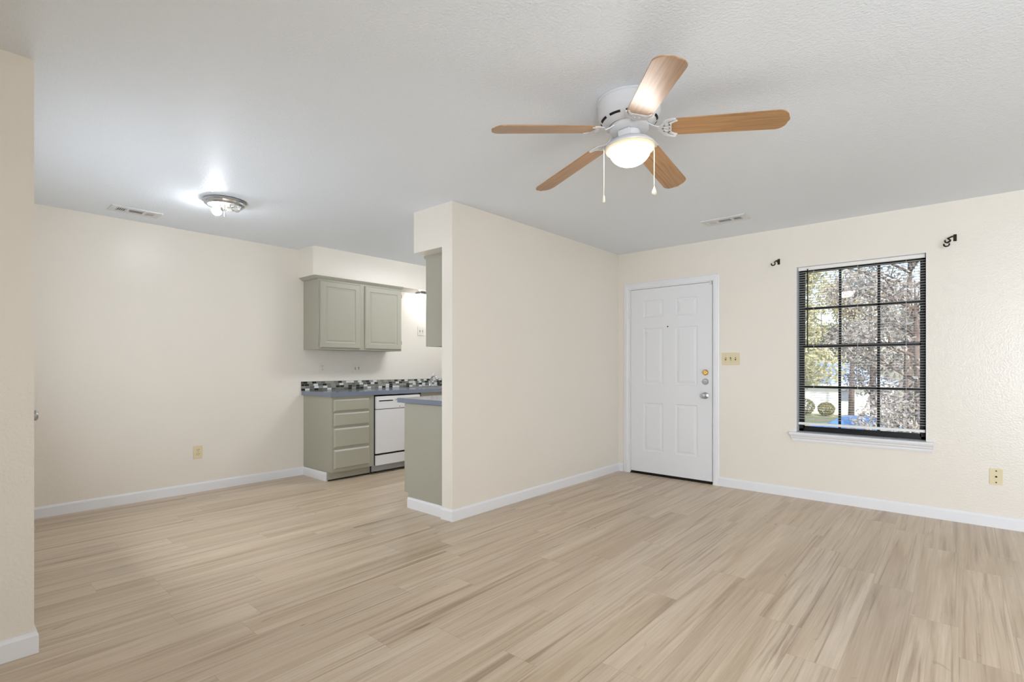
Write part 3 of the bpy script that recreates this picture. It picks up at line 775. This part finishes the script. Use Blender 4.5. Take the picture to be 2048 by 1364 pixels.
for s, lit in ((-1, True), (1, False)):
    c = Vector((LX, LY, H - 0.062))
    bm = B(); tube(bm, [c + rv * s * 0.022, c + rv * s * 0.062], 0.018, 16)
    tube(bm, [c + rv * s * 0.04, c + rv * s * 0.04 + Vector((0, 0, 0.035))], 0.009, 8); so = obj('lamp_socket', bm, 'white_plastic', dl, SM)
    bm = B()
    if lit: sphere(bm, c + rv * s * 0.060 + Vector((0, 0, -0.012)), 0.035, 20); obj('bulb', bm, 'bulb', so, True, 'lit white bulb')
    else:
        pr = [(0.012, 0.060), (0.014, 0.066), (0.022, 0.078), (0.025, 0.092), (0.020, 0.106), (0.008, 0.113)]
        ringpts = []
        tube(bm, [c + rv * h for r_, h in pr], [r_ for r_, h in pr], 16); obj('bulb', bm, 'clear', so, True, 'unlit clear bulb')

# lamp added to brighten the kitchen, unseen behind the partition
kl = thing('ceiling_light', (-3.95, 4.0, H), 'added rectangular ceiling light brightening the kitchen, unseen behind the partition', 'ceiling light')
bm = B(); box(bm, -4.11, -3.79, 3.55, 4.45, H - 0.03, H, 0.004); obj('housing', bm, 'white_metal', kl)
bm = B(); box(bm, -4.09, -3.81, 3.57, 4.43, H - 0.085, H - 0.03, 0.012); obj('diffuser', bm, 'kitchen_fill', kl, label='glowing diffuser of the added kitchen light')

# ------------------------------------------------------------------ ceiling fan
FX, FY = -1.182, 2.195
HUB = Vector((FX, FY, 0))
fan = thing('ceiling_fan', (FX, FY, H), 'white ceiling fan with five oak blades and lit bowl', 'ceiling fan')
PIV = Vector((FX, FY, 2.33))
tx, ty = 0.0362, 0.0064
TILT = Matrix.Translation(PIV) @ (Matrix.Rotation(-tx, 4, 'Y') @ Matrix.Rotation(ty, 4, 'X')) @ Matrix.Translation(-PIV)
def fobj(name, bm, m, parent=fan, smooth=SM, label=None, tilt=True):
    if tilt: bmesh.ops.transform(bm, matrix=TILT, verts=bm.verts)
    return obj(name, bm, m, parent, smooth, label)
bm = B(); lathe(bm, [(0.0, H), (0.148, H), (0.152, H - 0.004), (0.152, H - 0.010), (0.147, H - 0.014), (0.147, H - 0.062), (0.143, H - 0.074), (0.136, H - 0.082),
                     (0.134, H - 0.090), (0.124, H - 0.104), (0.106, H - 0.116), (0.094, H - 0.119), (0.090, H - 0.113), (0, H - 0.112)], (FX, FY, 0), 64)
housing = fobj('motor_housing', bm, 'white_metal', tilt=False)
for k in range(10):   # cooling slots low on the housing
    bm = B(); a0_, a1_ = 2 * pi * (k + 0.12) / 10, 2 * pi * (k + 0.80) / 10
    ra, za, rb, zb_ = 0.1325, H - 0.0935, 0.1262, H - 0.1015
    n = 8; outer = []
    for i in range(n + 1):
        a = a0_ + (a1_ - a0_) * i / n
        nx = 0.0012
        outer.append((bm.verts.new((FX + (ra + nx) * cos(a), FY + (ra + nx) * sin(a), za - nx)), bm.verts.new((FX + (rb + nx) * cos(a), FY + (rb + nx) * sin(a), zb_ - nx)),
                      bm.verts.new((FX + (rb - .004) * cos(a), FY + (rb - .004) * sin(a), zb_)), bm.verts.new((FX + (ra - .004) * cos(a), FY + (ra - .004) * sin(a), za))))
    for p, q in zip(outer, outer[1:]):
        for i in range(4): bm.faces.new((p[i], p[(i + 1) % 4], q[(i + 1) % 4], q[i]))
    bm.faces.new(outer[0]); bm.faces.new(outer[-1])
    fobj('vent_slot', bm, 'dark', housing, False, tilt=False)
bm = B(); lathe(bm, [(0.0, 2.327), (0.088, 2.325), (0.092, 2.319), (0.092, 2.304), (0.084, 2.298), (0.055, 2.295), (0, 2.295)], (FX, FY, 0), 48); fobj('flywheel', bm, 'white_metal')
bm = B(); lathe(bm, [(0, 2.297), (0.046, 2.297), (0.050, 2.292), (0.050, 2.262), (0.047, 2.258), (0, 2.258)], (FX, FY, 0), 36)
box(bm, FX - 0.030, FX + 0.030, FY - 0.056, FY + 0.056, 2.262, 2.292, 0.003); fobj('switch_housing', bm, 'white_metal')
bm = B(); lathe(bm, [(0.0, 2.262), (0.050, 2.262), (0.070, 2.257), (0.098, 2.243), (0.116, 2.226), (0.1195, 2.218), (0.118, 2.214), (0.112, 2.214), (0.109, 2.220), (0, 2.226)], (FX, FY, 0), 56)
pan = fobj('light_pan', bm, 'white_metal')
bm = B(); prof = [(0.0, 2.210), (0.0965, 2.210)]
for i in range(1, 13):
    a = pi / 2 * i / 12; prof.append((max(0.0965 * cos(a), 0.0005), 2.2075 - 0.074 * sin(a)))
lathe(bm, prof, (FX, FY, 0), 56); bowl = fobj('glass_bowl', bm, 'globe', fan, True, 'lit opal glass bowl')
bm = B(); lathe(bm, [(0.0, 2.2165), (0.111, 2.2165), (0.1150, 2.2125), (0.1140, 2.2070), (0.108, 2.2045), (0.0970, 2.2040), (0.0966, 2.2100), (0, 2.2110)], (FX, FY, 0), 56)
fobj('bowl_rim', bm, 'globe_rim', bowl, True)

# blade and bracket meshes, built once along local X
def blade_mesh():
    bm = B(); r0, r1, hi, ho = 0.172, 0.678, 0.0575, 0.0645
    pts = []
    pts += [(r0 + 0.010, -hi), (r0, -hi + 0.012), (r0 + 0.010, -0.02), (r0 + 0.016, 0.0), (r0 + 0.010, 0.02), (r0, hi - 0.012), (r0 + 0.010, hi)]
    c = 0.048
    for i in range(9):
        a = pi / 2 - (pi / 2) * i / 8
        pts.append((r1 - c + c * cos(a) - 0.006 * (0 if i > 7 else 0), ho - c + c * sin(a)))
    # gently bowed tip
    for i in range(1, 6):
        t = i / 6; yv = (ho - c) * (1 - 2 * t); pts.append((r1 + 0.006 * (1 - (2 * t - 1) ** 2), yv))
    for i in range(9):
        a = -(pi / 2) * i / 8
        pts.append((r1 - c + c * cos(a), -(ho - c) + c * sin(a)))
    T = 0.0055
    A = [bm.verts.new((x, y, 0)) for x, y in pts]; Bv = [bm.verts.new((x, y, T)) for x, y in pts]
    n = len(pts)
    bm.faces.new(A); bm.faces.new(Bv)
    for i in range(n): bm.faces.new((A[i], A[(i + 1) % n], Bv[(i + 1) % n], Bv[i]))
    bmesh.ops.recalc_face_normals(bm, faces=bm.faces)
    bmesh.ops.bevel(bm, geom=[e for e in bm.edges if abs(e.verts[0].co.z - e.verts[1].co.z) < 1e-6 and len(e.link_faces) == 2], offset=0.0012, segments=2, affect='EDGES')
    return bm
def ribbon(bm, pts, w, z0, z1):
    """flat bar following pts (2D) with half width w (list or number)"""
    n = len(pts); ws = w if isinstance(w, (list, tuple)) else [w] * n
    zz = z0 if isinstance(z0, (list, tuple)) else [z0] * n
    th = z1
    L = []
    for i, p in enumerate(pts):
        a = Vector(pts[max(i - 1, 0)]); b = Vector(pts[min(i + 1, n - 1)]); d = (b - a).normalized(); q = Vector((-d.y, d.x))
        u = Vector(p) + q * ws[i]; v = Vector(p) - q * ws[i]
        L.append([bm.verts.new((u.x, u.y, zz[i])), bm.verts.new((v.x, v.y, zz[i])), bm.verts.new((v.x, v.y, zz[i] + th)), bm.verts.new((u.x, u.y, zz[i] + th))])
    for p, q in zip(L, L[1:]):
        for i in range(4): bm.faces.new((p[i], p[(i + 1) % 4], q[(i + 1) % 4], q[i]))
    bm.faces.new(L[0]); bm.faces.new(L[-1])
def bracket_mesh():
    bm = B(); z = -0.0045; t = 0.0044
    arc = [(0.205 + 0.058 * cos(a), 0.060 * sin(a)) for a in [radians(84 + (276 - 84) * i / 20) for i in range(21)]]
    ribbon(bm, arc, [0.004 + 0.0065 * sin(pi * i / 20) for i in range(21)], z, t)
    inner = [(0.213 + 0.036 * cos(a), 0.050 * sin(a)) for a in [radians(95 + (265 - 95) * i / 16) for i in range(17)]]
    inner = [(x + 0.008 * abs(cos(2 * pi * i / 16)), y) for i, (x, y) in enumerate(inner)]
    ribbon(bm, inner, [0.0035 + 0.0035 * sin(pi * i / 16) for i in range(17)], z, t)
    for s in (-1, 0, 1):
        ribbon(bm, [(0.150 + 0.006 * abs(s), 0.018 * s), (0.186, 0.026 * s)], 0.0048, z, t)
    ribbon(bm, [(0.062, 0), (0.085, 0), (0.11, 0), (0.13, 0), (0.152, 0)], [0.020, 0.017, 0.013, 0.014, 0.022],
           [0.022, 0.016, 0.004, -0.004, z], 0.006)
    for p in ((0.188, 0.030), (0.188, -0.030), (0.178, 0.0)):
        lathe(bm, [(0, z - 0.002), (0.004, z - 0.0015), (0.0045, z), (0, z)], (p[0], p[1], 0), 10)
    bmesh.ops.recalc_face_normals(bm, faces=bm.faces)
    return bm
b_me = a_me = None
for k in range(5):
    ang = 0.3961 - k * 2 * pi / 5
    Mx = TILT @ Matrix.Translation((FX, FY, 2.2815)) @ Matrix.Rotation(ang, 4, 'Z') @ Matrix.Translation((0.2, 0, 0)) @ \
        Matrix.Rotation(0.1143, 4, 'Y') @ Matrix.Translation((-0.2, 0, 0)) @ Matrix.Rotation(-0.1922, 4, 'X')
    if b_me is None:
        b = obj('blade', blade_mesh(), 'blade', fan, world=False); b_me = b.data
        a = obj('blade_bracket', bracket_mesh(), 'white_metal', fan, world=False); a_me = a.data
    else:
        b = bpy.data.objects.new('blade', b_me); a = bpy.data.objects.new('blade_bracket', a_me)
        for o in (a, b): COL.objects.link(o); o.parent = fan
    ml = Matrix.Translation(-Vector(fan.location)) @ Mx
    b.matrix_local = ml; a.matrix_local = ml
# pull chains
rvec = Vector((cos(0.7195), sin(0.7195), 0))
for s, zt, zb_, kind in ((-1, 2.212, 1.958, 0), (1, 2.218, 1.995, 1)):
    p = HUB + rvec * s * 0.1205
    if s < 0: p += Vector((0, 0, 0))
    bm = B(); z = zt
    while z > zb_ + 0.03:
        sphere(bm, (p.x, p.y, z), 0.0022, 6); z -= 0.0042
    tube(bm, [(p.x, p.y, zt + 0.006), (p.x, p.y, zb_ + 0.03)], 0.0009, 5)
    ch = obj('pull_chain', bm, 'bead', fan, True)
    bm = B()
    if kind == 0: lathe(bm, [(0, zb_ + 0.034), (0.004, zb_ + 0.033), (0.0064, zb_ + 0.012), (0.0064, zb_ + 0.003), (0.002, zb_), (0, zb_)], (p.x, p.y, 0), 14)
    else: lathe(bm, [(0, zb_ + 0.042), (0.002, zb_ + 0.041), (0.0075, zb_ + 0.026), (0.0115, zb_ + 0.014), (0.0100, zb_ + 0.005), (0.004, zb_), (0, zb_)], (p.x, p.y, 0), 16)
    obj('pull_fob', bm, 'bead', ch, True)

# ------------------------------------------------------------------ outside: ground, house, car, shrubs, trees
GZ = -2.9
bm = B(); box(bm, -60, 50, YD + 2.0, 120, GZ - 0.3, GZ)
tag(obj('lawn', bm, 'grass'), 'dry winter lawn outside below the window', 'lawn', kind='structure')
bm = B(); box(bm, -30, 12, 24, 38, GZ, GZ + 0.02)
tag(obj('driveway', bm, 'asphalt'), 'pale concrete parking drive outside in front of the house', 'driveway', kind='structure')
# neighbour house
hs = thing('house', (-9.2, 52, GZ), 'white neighbour house with blue grey roof seen through the window', 'house')
hx0, hx1, hy0, hy1 = -14.5, -4.3, 51.0, 58.0; he = GZ + 2.55
bm = B(); box(bm, hx0, hx1, hy0, hy1, GZ, he); obj('walls', bm, 'siding', hs)
bm = B()
e = 0.5; rz = GZ + 4.55
q = [bm.verts.new(p) for p in ((hx0 - e, hy0 - e, he), (hx1 + e, hy0 - e, he), (hx1 + e, hy1 + e, he), (hx0 - e, hy1 + e, he),
                               (-10.6, 54.5, rz), (-8.2, 54.5, rz))]
for f_ in ((0, 1, 5, 4), (1, 2, 5), (2, 3, 4, 5), (3, 0, 4), (3, 2, 1, 0)): bm.faces.new([q[i] for i in f_])
obj('roof', bm, 'shingle', hs)
bm = B(); box(bm, hx0 - e, hx1 + e, hy0 - e - 0.02, hy0 - e + 0.1, he - 0.22, he + 0.02); obj('fascia', bm, 'trim', hs)
for x in (-7.1, -12.2):
    bm = B(); box(bm, x - 0.55, x + 0.55, hy0 - 0.05, hy0 + 0.02, GZ + 1.1, GZ + 2.1); w_ = obj('window', bm, 'trim', hs)
    bm = B(); box(bm, x - 0.47, x + 0.47, hy0 - 0.07, hy0 - 0.04, GZ + 1.17, GZ + 2.03); obj('pane', bm, 'house_glass', w_)
# parked car
car = thing('car', (-4.15, 32.3, GZ + 0.02), 'blue parked car outside below the window', 'car')
bm = B()
prof = [(-2.15, 0.35), (-2.2, 0.62), (-2.05, 0.80), (-1.25, 0.92), (-0.55, 1.40), (0.75, 1.43), (1.55, 0.98), (2.1, 0.92), (2.2, 0.6), (2.12, 0.35)]
secs = [(-0.86, 0.0, 0.93), (-0.80, 0, 1.0), (0.80, 0, 1.0), (0.86, 0, 0.93)]
rows = []
for yy, dz, sc in secs:
    rows.append([bm.verts.new((-4.15 + x * sc, 32.3 + yy * (1.0 if z_ < 0.95 else 0.80), GZ + 0.02 + z_ * (1 if z_ < 0.9 else sc))) for x, z_ in prof])
for r0_, r1_ in zip(rows, rows[1:]):
    n = len(prof)
    for i in range(n): bm.faces.new((r0_[i], r0_[(i + 1) % n], r1_[(i + 1) % n], r1_[i]))
bm.faces.new(rows[0]); bm.faces.new(rows[-1])
obj('body', bm, 'car_paint', car, SM)
for pts in ([(-1.22, 0.95), (-0.58, 1.37)], [(0.80, 1.40), (1.50, 1.0)]):
    bm = B()
    (xa, za), (xb, zb_) = pts
    dx = 0.02 if xa < 0 else -0.02
    vs = []
    for x, z_, hw in ((xa, za, 0.70), (xb, zb_, 0.60)) if xa < 0 else ((xb, zb_, 0.70), (xa, za, 0.60)):
        off = -0.02 if xa < 0 else 0.02
        vs.append((bm.verts.new((-4.15 + x + off, 32.3 - hw, GZ + 0.035 + z_)), bm.verts.new((-4.15 + x + off, 32.3 + hw, GZ + 0.035 + z_))))
    bm.faces.new((vs[0][0], vs[0][1], vs[1][1], vs[1][0]))
    bmesh.ops.solidify(bm, geom=bm.faces[:], thickness=0.01)
    obj('windscreen' if pts[0][0] < 0 else 'rear_window', bm, 'car_glass', car)
for sy in (-1, 1):
    bm = B()
    vs = [bm.verts.new((-4.15 + x, 32.3 + sy * yy, GZ + 0.02 + z_)) for x, z_, yy in ((-1.0, 0.98, 0.715), (1.3, 0.98, 0.715), (0.68, 1.36, 0.668), (-0.5, 1.36, 0.668))]
    f_ = bm.faces.new(vs); bmesh.ops.solidify(bm, geom=[f_], thickness=0.03); obj('side_window', bm, 'car_glass', car)
for sx in (-1.35, 1.35):
    for sy in (-1, 1):
        bm = B(); lathe(bm, [(0.0, -0.1), (0.30, -0.1), (0.32, -0.06), (0.32, 0.06), (0.30, 0.1), (0, 0.1)], (-4.15 + sx, 32.3 + sy * 0.78, GZ + 0.34), 24, 'Y'); wh = obj('wheel', bm, 'tyre', car, SM)
        bm = B(); lathe(bm, [(0.0, -0.115), (0.2, -0.11), (0.2, 0.11), (0, 0.115)], (-4.15 + sx, 32.3 + sy * 0.78, GZ + 0.34), 18, 'Y'); obj('hubcap', bm, 'steel', wh, SM)

def leaves(bm, c, rad, n, size, rng, shell=0.35):
    for _ in range(n):
        while True:
            v = Vector((rng.uniform(-1, 1), rng.uniform(-1, 1), rng.uniform(-1, 1)))
            if 0.05 < v.length <= 1: break
        v = v.normalized() * (shell + (1 - shell) * v.length)
        p = Vector(c) + Vector((v.x * rad[0], v.y * rad[1], v.z * rad[2]))
        a = Vector((rng.gauss(0, 1), rng.gauss(0, 1), rng.gauss(0, 1))).normalized(); b = a.orthogonal().normalized()
        s = size * rng.uniform(0.6, 1.3)
        q = [p + a * s, p + b * s * 0.45, p - a * s, p - b * s * 0.45]
        bm.faces.new([bm.verts.new(x) for x in q])
def tree(x, y, h, rad, m, label, n, size, seed, trunk_h=0.35, bare=False):
    rng = random.Random(seed)
    r = thing('tree', (x, y, GZ), label, 'tree', kind=None)
    bm = B()
    lean = rng.uniform(-0.3, 0.3)
    tube(bm, [(x, y, GZ), (x + lean * .3, y, GZ + h * 0.3), (x + lean, y, GZ + h * 0.65), (x + lean * 1.4, y, GZ + h * 0.95)], [0.22, 0.17, 0.10, 0.02], 9)
    tips = []
    for k in range(26 if bare else 14):
        z0_ = GZ + h * rng.uniform(trunk_h, 0.85); a = rng.uniform(0, 2 * pi); L = rad * rng.uniform(0.6, 1.05)
        s = Vector((x + lean * 0.8, y, z0_)); e1 = s + Vector((cos(a) * L * .5, sin(a) * L * .5, L * 0.28)); e2 = s + Vector((cos(a) * L, sin(a) * L, L * rng.uniform(0.3, 0.7)))
        tube(bm, [s, e1, e2], [0.06, 0.04, 0.012], 6); tips.append(e2); tips.append(e1)
        for j in range(3):
            d = Vector((rng.uniform(-1, 1), rng.uniform(-1, 1), rng.uniform(0, 1))) * L * 0.35
            tube(bm, [e1, e1 + d], [0.025, 0.008], 5); tips.append(e1 + d)
    obj('trunk', bm, 'bark', r, True)
    bm = B()
    per = max(1, n // len(tips))
    for p in tips: leaves(bm, p, (rad * 0.34, rad * 0.34, rad * 0.30), per, size, rng, 0.1)
    obj('foliage', bm, m, r)
tree(-5.6, 24, 8.5, 2.6, 'leaf_olive', 'olive green tree outside at left of the window view', 11000, 0.11, 1, 0.33)
tree(-13.6, 36, 12.0, 3.2, 'leaf_green', 'tall dark green tree outside beyond the left edge of the window', 3000, 0.17, 2)
tree(-3.9, 38, 10.0, 2.8, 'leaf_rust', 'low branched grey tree outside in the middle of the window view', 6500, 0.12, 3, 0.10)
tree(-0.75, 19, 6.8, 2.1, 'leaf_rust', 'greyish brown tree outside at right of the window view', 4200, 0.085, 4, 0.2)
tree(-1.6, 26.5, 11.0, 2.9, 'leaf_rust', 'tall thin brown tree outside at upper right of the view', 1500, 0.11, 5, 0.35, True)
tree(-6.2, 46.4, 11.0, 3.0, 'leaf_gold', 'tree with yellowish leaves outside in the middle distance', 2600, 0.14, 6, 0.5)
tree(6.8, 26, 9.0, 2.8, 'leaf_green', 'green tree outside beyond the right edge of the window view', 2600, 0.15, 7)
tree(-17.0, 46.4, 12.0, 3.2, 'leaf_olive', 'olive tree outside beside the white house', 2600, 0.18, 8)
def backtree(x, y, h, rad, m, label, seed):
    tree(x, y, h, rad, m, label, 2600, 0.22, seed, 0.15)
backtree(-20.3, 66, 9.5, 3.0, 'leaf_green', 'distant green tree outside far left behind the house', 11)
backtree(-11.6, 66, 11.0, 3.0, 'leaf_olive', 'distant olive tree outside behind the house roof', 12)
backtree(-2.9, 66, 9.0, 3.0, 'leaf_rust', 'distant brown tree outside right of the house', 13)
backtree(5.8, 66, 9.0, 3.0, 'leaf_green', 'distant green tree outside far right of the house', 14)
def bush(x, y, r, label, seed, m='leaf_bush', rz=None):
    rng = random.Random(seed); rz = rz or r * 0.9
    t = thing('shrub', (x, y, GZ), label, 'shrub')
    bm = B(); leaves(bm, (x, y, GZ + rz * 1.05), (r, r, rz), 1400 if rz < 1 else 3600, 0.07 if rz < 1 else 0.05, rng, 0.75 if rz < 1 else 0.3); obj('foliage', bm, m, t)
    bm = B()
    for k in range(7):
        a = k * 0.95; tube(bm, [(x, y, GZ), (x + cos(a) * r * .4, y + sin(a) * r * .4, GZ + rz), (x + cos(a) * r * .6, y + sin(a) * r * .6, GZ + rz * 1.7)], [0.03, 0.018, 0.008], 6)
    obj('stems', bm, 'bark', t, True)
bush(-9.75, 48.5, 0.75, 'round clipped shrub outside at left below the house wall', 21)
bush(-8.20, 48.5, 0.62, 'smaller round shrub outside right of the first clipped shrub', 22)
bush(-0.95, 12.6, 1.0, 'tall brown twiggy shrub outside at lower right of the window', 23, 'leaf_rust', 1.75)
